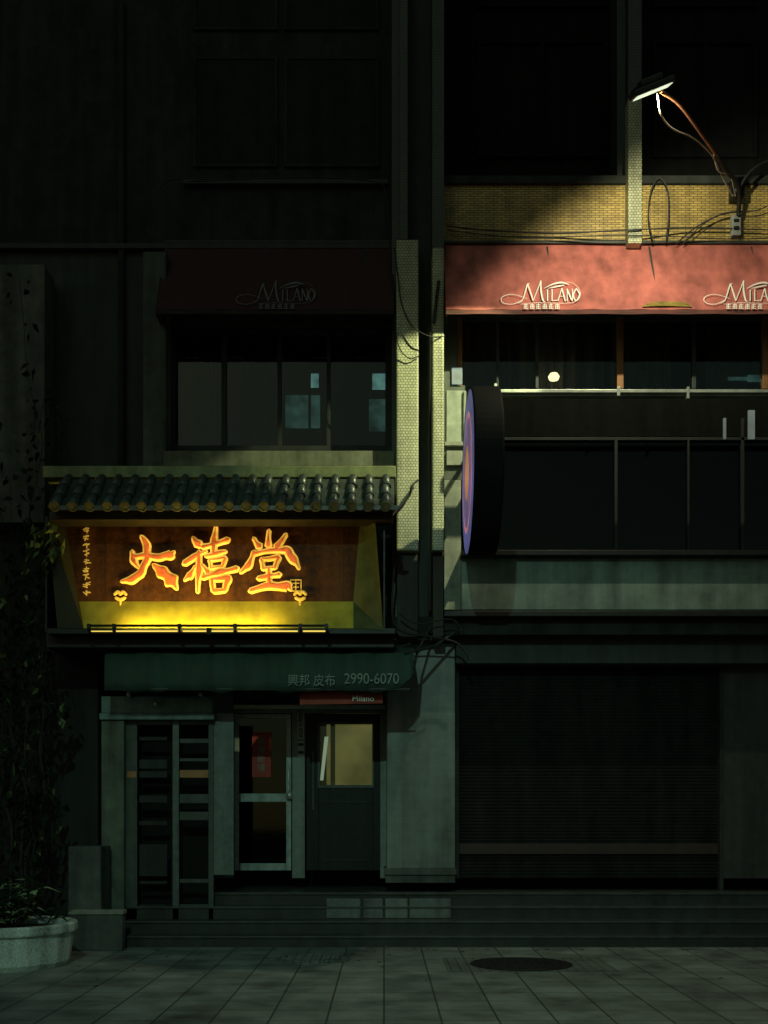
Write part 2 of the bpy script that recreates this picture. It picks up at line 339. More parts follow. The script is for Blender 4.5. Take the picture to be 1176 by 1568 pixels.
# ================= STOREFRONT =================================================
Yd=.9
g=G(); g.eb(150,600,990,1088,Yd+.02,.15); g.eb(150,195,1088,1350,Yd+.02,.15); g.done('shop_wall',DKW,L)
g=G()
for q in ((323,357,1060,1345),(447,467,1085,1345),(582,592,1060,1345),(357,447,1085,1092),(467,582,1085,1092)): g.eb(*q,Yd-.02,.1)
g.done('door_posts',ALU,L,.006)
g=G(); g.eb(357,590,1079,1085,Yd-.1,.1); g.done('door_transom',STEEL,L,.003)
g=G()
for q in ((359,366,1093,1333),(438,446,1093,1333),(366,438,1093,1100),(366,438,1215,1228),(366,438,1322,1333)): g.eb(*q,Yd,.05)
g.done('glass_door_frame',mat('door_aluminium',(.24,.31,.29),.45,.4,var=.6,bump=.05),L,.005)
G().eb(366,438,1100,1215,Yd+.02,.006).eb(366,438,1228,1322,Yd+.02,.006).done('glass_door_pane',GLASSD,L)
G().eb(386,415,1121,1190,Yd-.01,.008).done('red_paper_notice',PAPER,L)
text('notice_lettering','恭\n賀\n新\n禧',(X(400,Yd),Yd-.014,Z(1156,Yd)),.12,GREYL,L,ext=.001)
g=G(); g.tube([(X(443,Yd),Yd-.06,Z(1212,Yd)),(X(443,Yd),Yd-.08,Z(1200,Yd)),(X(443,Yd),Yd-.08,Z(1185,Yd)),(X(443,Yd),Yd-.03,Z(1176,Yd))],.012); g.eb(439,447,1212,1224,Yd-.06,.06); g.done('door_handle',STEEL,L,smooth=True)
DD=mat('dark_door_paint',(.012,.018,.016),.45,var=.5,spec=.2)
g=G()
for q in ((469,488,1093,1333),(571,582,1093,1333),(488,571,1093,1108),(488,571,1203,1333)): g.eb(*q,Yd,.06)
g.done('dark_door_leaf',DD,L,.005)
g=G()
for q in ((486,573,1105,1109),(486,573,1202,1207),(486,490,1109,1202),(570,573,1109,1202),(478,481,1150,1240)): g.eb(*q,Yd-.02,.03)
g.done('door_window_trim',ALUG,L,.003)
g=G(); g.eb(495,568,1225,1230,Yd-.01,.01); g.eb(495,568,1315,1319,Yd-.01,.01); g.done('door_panel_moulding',DKFR,L,.003)
G().eb(490,570,1109,1202,Yd+.03,.006).done('door_window_glass',GLASS,L)
g=G(); g.eb(500,600,1100,1212,Yd+.7,.02); g.done('lit_room_wall',WARMP,L)
g=G(); g.eb(506,513,1100,1212,Yd+.6,.05); g.done('inner_post',ALUD,L)
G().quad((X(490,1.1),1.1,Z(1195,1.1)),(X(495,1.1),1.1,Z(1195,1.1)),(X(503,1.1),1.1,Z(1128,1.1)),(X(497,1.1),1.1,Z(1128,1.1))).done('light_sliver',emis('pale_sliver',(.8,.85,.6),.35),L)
g=G()
g.eb(455,466,1090,1132,Yd-.035,.012); g.eb(455,466,1135,1160,Yd-.035,.012); g.done('nameplate',mat('nameplate_paint',(.3,.38,.36),.5),L,.002)
text('nameplate_lettering','營\n業\n中\n請\n進',(X(460.5,Yd),Yd-.04,Z(1111,Yd)),.07,BLKM,L,ext=.001)
g=G(); g.eb(456,465,1138,1142,Yd-.04,.004); g.eb(456,465,1150,1154,Yd-.04,.004); g.done('nameplate_marks',BLKM,L)
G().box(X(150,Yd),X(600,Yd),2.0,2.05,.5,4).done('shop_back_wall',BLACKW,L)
G().quad((X(459,-.65),-.65,Z(1079,-.65)),(X(586,-.65),-.65,Z(1077,-.65)),(X(586,-.6),-.6,Z(1050,-.6)),(X(459,-.6),-.6,Z(1050,-.6))).done('red_valance',mat('red_valance_cloth',(.3,.06,.04),.8),L)
text('valance_lettering','Milano',(X(556,-.68),-.68,Z(1070,-.68)),.1,WHITE,L,ext=.001,rx=85)
Yg=-.1
g=G(); g.eb(155,190,1103,1440,Yg-.1,.2); g.done('gate_post',mat('gate_post_paint',(.1,.125,.09),.7,var=.8,scale=4),L,.01)
g=G(); g.eb(155,325,1066,1092,Yg-.1,.25); g.eb(152,328,1092,1102,Yg-.14,.3); g.done('gate_lintel',mat('lintel_paint',(.13,.21,.19),.6,var=.6),L,.008)
g=G()
for u,v in ((238,1076),(307,1061),(197,1062)):
    c=(X(u,-.26),-.26,Z(v,-.26)); g.lathe(c[0],c[1],[(.004,c[2]+.045),(.016,c[2]+.04),(.018,c[2]+.01),(.03,c[2]-.005),(.03,c[2]-.03),(.004,c[2]-.045)],14)
g.done('gate_downlights',STEEL,L,smooth=True)
g=G()
for q in ((192,210,1103,1428),(319,327,1103,1428),(210,263,1103,1110),(275,319,1103,1110),(210,263,1413,1428),(275,319,1413,1428)): g.eb(*q,Yg,.06)
g.done('gate_frame',ALUG,L,.005)
g=G(); g.eb(264,274,1103,1428,Yg,.06); g.eb(327,358,1092,1340,Yg,.06); g.done('gate_stile',mat('stile_aluminium',(.095,.125,.115),.5,.4,var=.6,bump=.05),L,.005)
g=G()
for v0,v1 in ((1128,1134),(1163,1177),(1181,1191),(1218,1229),(1257,1264),(1293,1342),(1349,1354),(1385,1392)): g.eb(213,256,v0,v1,Yg+.03,.02)
g.done('gate_slats_left',DKFR,L,.004)
g=G()
for v0,v1 in ((1131,1138),(1161,1166),(1216,1230),(1243,1256),(1346,1352),(1385,1389)): g.eb(275,320,v0,v1,Yg+.02,.03)
g.done('gate_slats_right',ALUG,L,.004)
G().eb(275,320,1179,1191,Yg+.02,.03).eb(194,209,1181,1191,Yg-.01,.01).done('gate_slat_wood',FRBR,L,.004)
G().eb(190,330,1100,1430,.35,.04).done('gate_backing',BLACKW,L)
g=G(); g.eb(-600,68,405,800,-.2,.4); g.done('neighbour_wall',mat('neighbour_render',(.085,.095,.08),.9,var=.8,scale=4,bump=.4),L)
G().eb(-600,150,800,1440,.05,.2).done('neighbour_wall_lower',mat('lower_render',(.025,.027,.023),.9,var=.5),L)
G().eb(70,604,970,992,-.95,1.2).done('sign_support_beam',BLKM,L,.01)
# ================= AWNINGS ====================================================
def awning(nm,u0,u1,m,ml,logos,Y0,seg=8):
    e=empty(nm); A=Vector((0,Y0,Z(374,Y0))); B=Vector((0,Y0-.6,Z(474,Y0-.6)))
    g=G(); x0=X(u0,Y0-.6); x1=X(u1,Y0-.6); N=int((x1-x0)/.06)+1; M=18
    for j in range(M+1):
        t=j/M
        for i in range(N+1):
            x=x0+(x1-x0)*i/N; p=A.lerp(B,t)
            sg=abs(math.sin(math.pi*(x-x0)/1.3))**.5
            sag=(.012*math.sin(x*3.1+t*2)-.018*sg)*math.sin(math.pi*t)+.005*math.sin(x*11+t*5)*t
            g.v.append((x,p.y-sag*.5,p.z+sag))
    for j in range(M):
        for i in range(N): 
            a=j*(N+1)+i; g.f.append((a,a+N+1,a+N+2,a+1))
    o=g.done('canopy_fabric',m,e,smooth=True)
    g=G(); N=int((x1-x0)/.06)
    for i in range(N):
        xa=x0+(x1-x0)*i/N; xb=x0+(x1-x0)*(i+1)/N; 
        g.quad((xa,B.y-.002+.006*math.sin(xa*9),B.z-.055),(xb,B.y-.002+.006*math.sin(xb*9),B.z-.055),(xb,B.y,B.z),(xa,B.y,B.z))
    g.done('valance',mat(nm+'_valance',(.1,.03,.025) if m is REDF else (.02,.01,.01),.8),e)  # second, darker colour paints shade into the unlit awning's valance
    g=G(); g.tube([(x0,B.y+.02,B.z-.03),(x1,B.y+.02,B.z-.03)],.02); g.tube([(x0,A.y-.03,A.z+.01),(x1,A.y-.03,A.z+.01)],.022)
    x=x0+.02
    while x<x1: g.tube([(x,A.y-.02,A.z-.05),(x,B.y+.03,B.z-.03)],.014,6); x+=1.3
    g.tube([(x0+.02,A.y,B.z-.03),(x0+.02,B.y,B.z-.03)],.014,6)
    g.done('canopy_frame',ALUD,e)
    G().quad((x0,A.y,A.z),(x0,B.y,B.z),(x0,B.y,B.z-.055),(x0,A.y,B.z-.055)).done('side_gusset',m,e)
    n=(A-B).cross(Vector((1,0,0))).normalized()
    if n.y>0: n=-n
    for ux in logos:
        fn=lambda u,v,ux=ux: onplane(ux+u,475-v,A,n)
        g=G(); lf=.022
        for s in ([(32,13,.7),(18,7,.9),(3,9,.9),(1,17,.9),(14,22,.8),(30,19,.7),(40,15,.5)],
                  [(26,8,.6),(33,14,1),(40,36,1.6),(43,38,1)],[(41,37,1.3),(46,22,1.8),(49,12,1)],[(49,12,.8),(56,30,1),(61,43,1.1)],[(61,43,1),(61,28,1.9),(64,13,1.9),(67,11,.8)],
                  [(71,12,1.3),(71,29,1.3)],[(78,30,1.3),(78,12,1.3)],[(78,12,1.1),(86,13,1.2)],
                  [(87,12,1),(93,31,1)],[(93,31,1.5),(98,12,1.5)],[(89,19,.8),(97,19,.8)],
                  [(101,12,1),(101,30,1)],[(101,30,1.5),(108,13,1.5)],[(109,12,1),(109,30,1)],
                  [(115,31,1),(120,22,1.5),(115,12,1.1),(110.5,21,1.5),(115,31,1)],
                  [(66,31,.6),(78,37,2),(92,40,3),(104,37,.7)],[(72,31,.5),(86,34,2.4),(96,36,1.5)],
                  [(30,7,.4),(55,9,.7),(80,8.5,.7),(106,9,.6),(118,14,.5),(121,26,.4),(112,38,.4),(100,41,.4)]):
            s=[(a,b,c*.72) for a,b,c in s]
            stroke(g,s,fn,n,.002,lift=lf)
        for k in range(6):
            u=35+k*9.6
            for s in ([(u,6,.7),(u+6,6,.7)],[(u+3,7.5,.7),(u+3,0,.7)],[(u,3,.6),(u+6,3,.6)],[(u-.3,.3,.7),(u+6.3,.3,.7)],[(u+.5,5,.5),(u+.5,1,.5)],[(u+5.5,5,.5),(u+5.5,1,.5)])[:5+k%2]: stroke(g,s,fn,n,.002,lift=lf)
        g.done('logo_lettering',ml,e)
    if m is REDF:
        fn=lambda u,v: onplane(u,v,A,n)
        g=G()
        for s in ([(984,471,1.5),(1000,469,3),(1020,468,4),(1040,469,3.5),(1058,471,1.5)],[(990,466,1),(1010,465,2),(1045,466,2),(1054,468,1)]): stroke(g,s,fn,n,.001,lift=.02)
        g.done('mossy_patch',mat('moss',(.2,.15,.03),.9,var=.6,scale=20),e)
    return e,A,B
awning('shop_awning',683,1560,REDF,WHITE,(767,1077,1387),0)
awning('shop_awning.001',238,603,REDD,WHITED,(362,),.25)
e=empty('green_canvas_awning'); g=G(); Yb=-.85; xa=X(160,Yb); xb=X(634,Yb); N=60; M=10
zt=Z(1000,Yb); zb=Z(1058,Yb)
prof=[(-.2,Z(992,-.2)),(-.5,zt+.12),(-.78,zt+.03),(-.86,zt-.03),(-.87,zb+.1),(-.86,zb+.02),(-.83,zb)]
for i in range(N+1):
    t=i/N; x=xa+(xb-xa)*t
    for j,(y,z) in enumerate(prof):
        w=.012*math.sin(x*7+j)+.008*math.sin(x*17)
        k=max(0,(t-.94)/.06)
        zz=z+(w if j>3 else w*.3)+ (k*k*.3*max(0,(j-3))/3 )
        g.v.append((x,y-w,zz))
m=len(prof)
for i in range(N):
    for j in range(m-1): a=i*m+j; g.f.append((a,a+1,a+m+1,a+m))
g.done('canvas',GRNF,e,smooth=True)
g=G()
g.tube([(X(560,-.85),-.8,Z(1012,-.8)),(X(628,-.2),-.15,Z(985,-.2))],.02); g.tube([(X(400,-.85),-.8,Z(1008,-.8)),(X(480,-.2),-.15,Z(985,-.2))],.014)
g.tube([(X(620,-.85),-.85,Z(1000,-.85)),(X(665,-.3),-.3,Z(990,-.3)),(X(700,-.1),-.1,Z(965,-.1))],.02)
g.tube([(X(632,-.85),-.85,Z(1030,-.85)),(X(640,-.5),-.5,Z(995,-.5)),(X(660,-.1),-.1,Z(960,-.1))],.016)
g.tube([(xa,-.84,zb+.02),(xb-.05,-.84,zb+.02)],.016)
g.done('folding_arms',ALUD,e)
text('phone_number','2990-6070',(X(569,-.9),-.905,Z(1040,-.9)),.18,GREYL,e,ext=.001,sx=.85)
text('shop_name_lettering','興邦 皮布',(X(477,-.9),-.905,Z(1043,-.9)),.15,GREYL,e,ext=.001,sx=.9)
# ================= CHINESE SHOP SIGN ==========================================
S_=empty('chinese_shop_sign'); Yo=-1.2; Yi=-.92
def V(u,v,Y): return (X(u,Y),Y,Z(v,Y))
g=G(); g.quad(V(118,921,Yi),V(541,921,Yi),V(552,790,Yi),V(98,790,Yi)); g.done('sign_board',WOOD,S_)
g=G()
for i in range(1,9):
    u=110+i*52; g.box(X(u,Yi)-.002,X(u,Yi)+.002,Yi-.003,Yi+.01,Z(921,Yi)+.01,Z(790,Yi))
g.done('board_joints',mat('joint_dark_wood',(.04,.016,.006),.7),S_)
G().quad(V(128,962,Yo),V(541,962,Yo),V(541,921,Yi),V(118,921,Yi)).done('light_shelf',YELP,S_)
g=G(); g.quad(V(541,962,Yo),V(587,965,Yo),V(574,790,Yo),V(552,790,Yi),V(541,921,Yi)); g.done('frame_splay',GRNP,S_)
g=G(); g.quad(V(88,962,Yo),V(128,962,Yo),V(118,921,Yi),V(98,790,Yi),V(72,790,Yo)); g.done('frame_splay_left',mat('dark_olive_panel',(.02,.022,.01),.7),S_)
g=G(); g.eb(72,605,962,970,Yo+.01,.9); g.box(X(587,Yo),X(587,Yo)+.02,Yo,-.3,Z(968,Yo),Z(790,Yo)); g.box(X(72,Yo)-.02,X(72,Yo),Yo,-.2,Z(968,Yo),Z(790,Yo)); g.done('sign_case',BLKM,S_)
g=G(); g.eb(65,606,713,731,-1.05,.8); g.done('roof_fascia',mat('fascia_olive',(.19,.22,.09),.6,var=.6),S_,.01)
G().eb(75,602,783,796,Yo-.12,.3).done('soffit_beam',mat('soffit_dark',(.03,.022,.014),.6),S_,.008)
yt,zt=-1.06,Z(731,-1.06); yb,zb=-1.62,Z(774,-1.62); g=G(); gp=G(); gc=G()
d=Vector((0,yb-yt,zb-zt)).normalized(); nn=Vector((0,d.z,-d.y)); 
if nn.z<0: nn=-nn
Lr=math.hypot(yb-yt,zb-zt); x0=X(72,-1.6); x1=X(604,-1.6); N=20; w=(x1-x0)/N
gp.quad((x0,yt,zt-.02),(x1,yt,zt-.02),(x1,yb,zb-.02),(x0,yb,zb-.02)); gp.quad((x0,yb,zb-.02),(x1,yb,zb-.02),(x1,-1.1,Z(785,-1.1)),(x0,-1.1,Z(785,-1.1)))
for i in range(N):
    cx=x0+w*(i+.5)
    for s in range(3):
        a=Lr*s/3-.01; b=Lr*(s+1)/3+.02; r0=.046; r1=.064; jl=random.uniform(-.007,.007); base=len(g.v); n=9
        for (q,r) in ((a,r0),(b,r1),(b,r1-.014)):
            c=Vector((cx+jl,yt,zt))+d*q
            for k in range(n):
                th=math.pi*k/(n-1); g.v.append(tuple(c+Vector((math.cos(th)*r,0,0))+nn*(math.sin(th)*r-.005)))
        for q in range(2):
            for k in range(n-1): g.f.append((base+q*n+k,base+q*n+k+1,base+(q+1)*n+k+1,base+(q+1)*n+k))
    c=Vector((cx+random.uniform(-.005,.005),yb,zb))+d*.022; base=len(gc.v)
    for r,off in ((.062,0),(.062,.012),(.05,.014),(.047,.006),(.001,.006)):
        for k in range(16):
            th=2*math.pi*k/16; gc.v.append(tuple(c+d*off+Vector((math.cos(th)*r,0,0))+nn*(math.sin(th)*r)))
    for q in range(4):
        for k in range(16): gc.f.append((base+q*16+k,base+q*16+(k+1)%16,base+(q+1)*16+(k+1)%16,base+(q+1)*16+k))
    cx2=cx+w/2; base=len(gp.v)
    for k in range(9):
        th=math.pi*k/8; xx=cx2+math.cos(th)*w*.32; gp.v.append((xx,yb-.015,zb-.005)); gp.v.append((xx,yb-.02,zb-.012-.045*math.sin(th)))
    for k in range(8): gp.f.append((base+2*k,base+2*k+1,base+2*k+3,base+2*k+2))
g.done('barrel_tiles',RTILE,S_,smooth=True); gp.done('pan_tiles',RTILE,S_); gc.done('tile_end_caps',mat('tile_cap_glaze',(.13,.115,.05),.35,var=.6),S_)
fn=lambda u,v: Vector(V(u,v,Yi-.02))
chars=[
 [(217,822,3),(225,836,6),(226,856,6),(216,878,6.5),(202,888,7),(186,891,2)],
 [(203,845,3.5),(205,858,6),(213,870,2)],[(205,853,5.5),(222,851,5),(244,854,6),(262,850,7.5),(267,845,2)],
 [(236,866,3.5),(248,876,10),(263,890,12),(271,902,3)],
 [(296,824,3),(304,834,7),(309,838,2)],
 [(283,863,5),(300,852,5),(316,845,2.5)],[(305,846,4),(305,875,6),(303,907,3)],[(300,868,3),(291,882,6),(283,889,2)],[(310,866,3),(319,877,5.5)],
 [(311,838,5),(330,833,4.5),(349,827,5)],[(331,807,2.5),(328,828,5.5),(327,848,4)],[(316,852,3),(332,848,4.5),(346,845,3)],
 [(321,858,3),(323,870,3)],[(322,858,3),(344,855,4),(341,869,3)],[(324,871,3),(341,869,3)],
 [(311,885,4),(336,877,6),(363,871,5)],[(325,888,4),(327,905,4)],[(328,888,3.5),(350,886,5.5),(345,904,4)],[(328,906,4),(345,904,4)],
 [(389,825,3),(397,837,6.5)],[(412,813,3),(411,836,5.5)],[(438,819,3),(424,838,6)],
 [(389,846,4),(381,866,6),(369,877,2.5)],[(388,849,4),(418,843,4.5),(440,843,6.5),(450,858,7),(458,871,2.5)],
 [(400,857,3),(403,871,3.5)],[(401,857,3),(426,854,4.5),(421,870,3.5)],[(403,872,3),(421,870,3)],
 [(412,872,4),(413,898,5)],[(396,886,4),(413,882,4.5),(428,880,4.5)],[(384,905,4.5),(412,897,6.5),(440,898,8),(445,903,3)]]
g1=G(); g2=G()
for i,s in enumerate(chars):
    # ragged brush edge: width wobbles along the stroke
    S=[]
    for a_,b_ in zip(s,s[1:]):
        S.append(a_); S.append(((a_[0]+b_[0])/2+random.uniform(-.8,.8),(a_[1]+b_[1])/2+random.uniform(-.8,.8),(a_[2]+b_[2])/2*random.uniform(.72,1.08)))
    S.append(s[-1])
    stroke(g1,S,fn,(0,-1,0),.035,grow=.8,lift=.0+.0006*(i%4)); s2=[(a,b,max(c-1.8-random.uniform(0,.9),.6)) for a,b,c in S]; stroke(g2,s2,fn,(0,-1,0),.012,lift=.033+.0006*(i%4))
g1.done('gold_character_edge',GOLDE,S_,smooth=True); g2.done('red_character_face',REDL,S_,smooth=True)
g=G()
for k in range(9):
    v=812+k*12
    for q in range(4):
        a=random.uniform(127,132); b=v+random.uniform(-4,4); stroke(g,[(a,b,.8),(a+random.uniform(4,8),b+random.uniform(-3,3),1)],fn,(0,-1,0),.006,lift=.01)
    stroke(g,[(133,v-4,.8),(132+random.uniform(-2,2),v+4,.9)],fn,(0,-1,0),.006,lift=.01)
for s in ([(445,888,.8),(461,888,.8)],[(445,905,.8),(461,905,.8)],[(445,888,.8),(445,905,.8)],[(461,888,.8),(461,905,.8)],[(448,893,.8),(458,893,.8)],[(453,890,.8),(453,903,.8)],[(449,899,.8),(457,899,.8)]): stroke(g,s,fn,(0,-1,0),.006)
for cx in (185,460):
    for s in ([(cx-9,911,2.2),(cx-4,907,2.6),(cx,911,2.2)],[(cx,911,2.2),(cx+4,907,2.6),(cx+9,911,2.2)],[(cx-7,916,2.4),(cx,919,3),(cx+7,916,2.4)],[(cx,919,2),(cx,927,1.2)]): stroke(g,s,fn,(0,-1,0),.02,lift=.02)
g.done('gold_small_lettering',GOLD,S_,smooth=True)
g=G(); Yq=Yo-.14; g.tube([V(133,958,Yq),V(503,958,Yq)],.014)
for u in (136,175,275,360,460,500): g.tube([V(u,958,Yq),V(u,967,Yo)],.012,6); g.box(X(u,Yq)-.02,X(u,Yq)+.02,Yq-.02,Yq+.02,Z(958,Yq)-.03,Z(958,Yq)+.02)
g.done('light_bar',BLKM,S_)
g=G()
for a,b in ((178,272),(280,357),(364,456),(464,498)): g.box(X(a,Yo),X(b,Yo),Yo-.012,Yo+.0,Z(967,Yo)-.004,Z(967,Yo)+.010)
g.box(X(140,Yo),X(172,Yo),Yo-.012,Yo,Z(967,Yo)-.003,Z(967,Yo)+.007)
g.done('led_strip',LEDY,S_)
g=G().tube([V(320,962,Yo-.06),V(320,972,Yo-.06)],.03,12); g.done('led_driver',BLKM,S_)
def area(name,loc,target,sx,sy,p,col,parent):
    l=bpy.data.lights.new(name,'AREA'); l.shape='RECTANGLE'; l.size=sx; l.size_y=sy; l.energy=p; l.color=col
    o=bpy.data.objects.new(name,l); scene.collection.objects.link(o); o.location=loc
    o.rotation_euler=(Vector(target)-Vector(loc)).to_track_quat('-Z','Y').to_euler(); o.parent=parent; return o
xc=X(305,Yq)
area('sign_strip_light',(xc,Yq,Z(958,Yq)+.035),(xc,Yi-.02,Z(885,Yi)),1.8,.02,22,(1,.72,.14),S_)
# ================= ROUND PROJECTING SIGN ======================================
D=empty('round_projecting_sign'); yc=-1.6; zc=Z(725,yc); r=.92; xl=X(716,yc); xr=xl+.32
def ring(g,prof,n=72):
    base=len(g.v)
    for rr,x in prof:
        for k in range(n):
            th=2*math.pi*k/n; g.v.append((x,yc+rr*math.cos(th),zc+rr*math.sin(th)))
    for i in range(len(prof)-1):
        for k in range(n): g.f.append((base+i*n+k,base+i*n+(k+1)%n,base+(i+1)*n+(k+1)%n,base+(i+1)*n+k))
DRB=mat('drum_black',(.006,.007,.007),.7,0,var=.4,bump=.03,spec=.08)
g=G(); ring(g,[(r-.03,xl+.005),(r-.01,xl),(r,xl+.02),(r,xr-.02),(r-.01,xr),(.01,xr)]); g.done('drum_body',DRB,D,smooth=False)
g=G(); ring(g,[(r-.03,xl+.004),(.66,xl-.004)]); g.done('blue_rim',emis('blue_sign_light',(.13,.14,.45),.38,noise=.4),D)
g=G(); ring(g,[(.66,xl-.004),(.60,xl-.006)]); g.done('pink_ring',emis('pink_sign_light',(.8,.25,.3),.45,noise=.3),D)
g=G(); ring(g,[(.60,xl-.006),(.3,xl-.008)]); g.done('violet_band',emis('violet_sign_light',(.25,.15,.45),.33,noise=.5),D)
g=G(); ring(g,[(.3,xl-.008),(.01,xl-.008)]); g.done('orange_centre',emis('orange_sign_light',(.9,.35,.15),.4,noise=.5),D)
g=G(); 
for z in (zc+.35,zc-.35): g.tube([(xl+.17,yc+r*.85,z),(xl+.17,.0,z)],.03)
g.done('wall_bracket',DKFR,D)
# ================= FLOOD LAMP ==================================================
F=empty('flood_lamp'); LP=Vector((X(999,-2.5),-2.5,Z(140,-2.5)))
n=Vector((.34,.36,-.87)).normalized()
xa_=Vector((.9,-.12,.4)); xa_=(xa_-n*xa_.dot(n)).normalized(); za_=-n; ya_=za_.cross(xa_).normalized()
Mx=Matrix.Translation(LP)@Matrix((xa_,ya_,za_)).transposed().to_4x4()
def put(g,name,m,bev=0):
    o=g.done(name,m,F,bev); o.matrix_world=Mx; return o
put(G().box(-.22,.22,-.13,.13,0,.06).box(-.12,.12,-.08,.08,.06,.13),'housing',mat('lamp_housing',(.04,.045,.04),.5,.3),.012)
g=G()
for i in range(-5,6): g.box(i*.036-.004,i*.036+.004,-.11,.11,.0605,.085)
put(g,'cooling_fins',BLKM)
put(G().box(-.19,.19,-.10,.10,-.008,-.002),'lens',LEDW)
g=G(); arm=cat([LP+Vector((.1,.05,.03)),V(1040,160,-2.1),V(1075,207,-1.4),V(1098,240,-.9)],6); g.tube(arm,.018); g.done('arm',RUST,F,smooth=True)
g=G(); g.tube(cat([V(1096,236,-.95),V(1112,262,-.6),V(1130,285,-.3),V(1131,330,-.12)],6),.026); g.tube(cat([V(1131,290,-.25),V(1150,262,-.3),V(1180,245,-.3),V(1220,238,-.3)],6),.02); g.box(X(1122,-.2),X(1140,-.2),-.2,-.03,Z(300,-.2),Z(270,-.2)); g.done('arm_bracket',BLKM,F,smooth=True)
g=G(); g.tube(cat([LP+Vector((.05,0,0)),V(1012,175,-2.3),V(1030,197,-2),V(1062,212,-1.5),V(1090,238,-1),V(1108,275,-.5),V(1122,300,-.2)],6),.008,6); g.tube(cat([V(1092,232,-1),V(1100,262,-.7),V(1118,270,-.5),V(1126,300,-.2)],6),.008,6); g.done('feed_cable',WIREL,F,smooth=True)
g=G(); g.eb(1121,1135,328,360,-.1,.1); g.done('junction_box',mat('box_grey',(.25,.27,.25),.6),F,.01)
g=G(); g.eb(1124,1132,335,340,-.106,.01).eb(1124,1132,346,352,-.106,.01).done('junction_box_labels',BLKM,F)
def spot(name,loc,dr,e,col,size,blend,soft,parent):
    l=bpy.data.lights.new(name,'SPOT'); l.energy=e; l.color=col; l.spot_size=math.radians(size); l.spot_blend=blend; l.shadow_soft_size=soft
    o=bpy.data.objects.new(name,l); scene.collection.objects.link(o); o.location=loc; o.parent=parent
    o.rotation_euler=Vector(dr).to_track_quat('-Z','Y').to_euler(); return o
LS=LP+n*.06
spot('flood_beam',LS,(.53,.43,-.73),400,(1,.93,.62),160,.3,.04,F)
tgt=Vector((.15,-.35,6.0))
spot('added_column_beam',LS,tgt-LS,1150,(.98,1,.52),36,.25,.03,F)  # second spot added at the lamp head to brighten the tiled columns
# ================= CABLES ======================================================
C=empty('utility_cables'); g=G()
g.tube(cat([V(684,346,-.1),V(740,352,-.1),V(850,357,-.1),V(965,352,-.22),V(1060,349,-.1),V(1180,352,-.1)],6),.010,6)
g.tube(cat([V(684,352,-.08),V(800,364,-.08),V(960,360,-.22),V(1120,366,-.08),V(1200,362,-.08)],6),.007,6)
g.tube(cat([V(1000,372,-.1),V(993,330,-.1),V(998,290,-.1),V(1010,273,-.1),V(1022,290,-.1),V(1024,330,-.1),V(1020,372,-.1)],6),.010,6)
g.tube(cat([V(1035,374,-.1),V(1060,352,-.1),V(1095,332,-.12),V(1128,324,-.12)],6),.009,6)
g.tube(cat([V(1045,374,-.09),V(1075,345,-.12),V(1110,326,-.12),V(1160,322,-.12),V(1200,300,-.1)],6),.007,6)
g.tube(cat([V(604,380,-.4),V(609,420,-.42),V(615,465,-.42),V(632,500,-.45),V(662,516,-.48),V(690,512,-.3)],6),.009,6)
g.tube(cat([V(597,420,-.1),V(608,520,-.38),V(625,548,-.4),V(642,545,-.38)],6),.007,6)
g.tube(cat([V(290,278,.1),V(440,272,.1),V(560,276,.1),V(592,300,.1),V(597,420,.0)],6),.010,6)
g.tube(cat([V(240,350,.1),V(250,280,.1),V(330,275,.1)],6),.01,6)
g.tube(cat([V(640,735,-.4),V(630,745,-.45),V(626,760,-.4),V(600,790,-.4)],6),.014,6)
g.tube([V(658,500,-.4),V(658,935,-.2)],.022,8)
g.tube(cat([V(606,850,-.4),V(600,930,-.4),V(612,965,-.4),V(660,975,-.3),V(700,985,-.2),V(720,1010,-.15)],6),.014,6)
g.tube(cat([V(612,940,-.4),V(640,955,-.4),V(690,948,-.4),V(706,965,-.3)],6),.010,6)
g.done('cables',RUBBER,C,smooth=True)
G().tube(cat([V(672,430,-.42),V(668,460,-.44),V(664,495,-.44)],5),.018,6).done('cable_joint',BLKM,C)
# ================= VEGETATION ==================================================
def leaf(g,c,L_,W,d,up):
    d=d.normalized(); s=d.cross(up).normalized()*W; m=c+d*L_*.45
    tip=c+d*L_+Vector((0,0,-L_*.25)); b=len(g.v)
    g.v+=[tuple(c),tuple(m+s),tuple(tip),tuple(m-s),tuple(m+Vector((0,0,L_*.06)))]
    g.f+=[(b,b+1,b+4),(b+1,b+2,b+4),(b+2,b+3,b+4),(b+3,b,b+4)]
def rv(): return Vector((random.uniform(-1,1),random.uniform(-1,1),random.uniform(-1,1)))
E=empty('climbing_vine'); gs=G(); ga=G(); gb=G()
for k in range(14):
    u0=random.uniform(-60,85); v1=random.choice((420,560,700,780,1000)); y=random.uniform(-1.0,-.4)
    pts=[]; v=1450; u=u0
    while v>v1: pts.append(Vector(V(u,v,y+random.uniform(-.1,.1)))); u+=random.uniform(-16,16); u=min(u,92); v-=60
    P_=cat(pts,5); gs.tube(P_,[max(.004,.022*(1-i/len(P_))) for i in range(len(P_))],5)
    for p in P_:
        zf=p.z; dens=2 if zf<5.0 else 1
        for j in range(dens):
            c=p+rv()*.12; leaf(random.choice((ga,)+(gb,)*14),c,random.uniform(.06,.15),random.uniform(.02,.045),rv()+Vector((0,-.3,-.5)),rv().normalized())
for cu,cv,cr,nn_ in ((72,825,.17,50),(62,850,.16,30),(30,1020,.35,70),(80,1090,.22,30),(20,1180,.35,50),(70,1240,.22,35),(40,930,.3,45)):
    c0=Vector(V(cu,cv,-1.3 if cv<900 else -.9))
    for j in range(nn_): leaf(random.choice((ga,gb,gb)) if cv<900 else random.choice((ga,)+(gb,)*9),c0+rv()*cr,random.uniform(.1,.2),random.uniform(.025,.05),rv()+Vector((-.2,-.3,-.9)),rv().normalized())
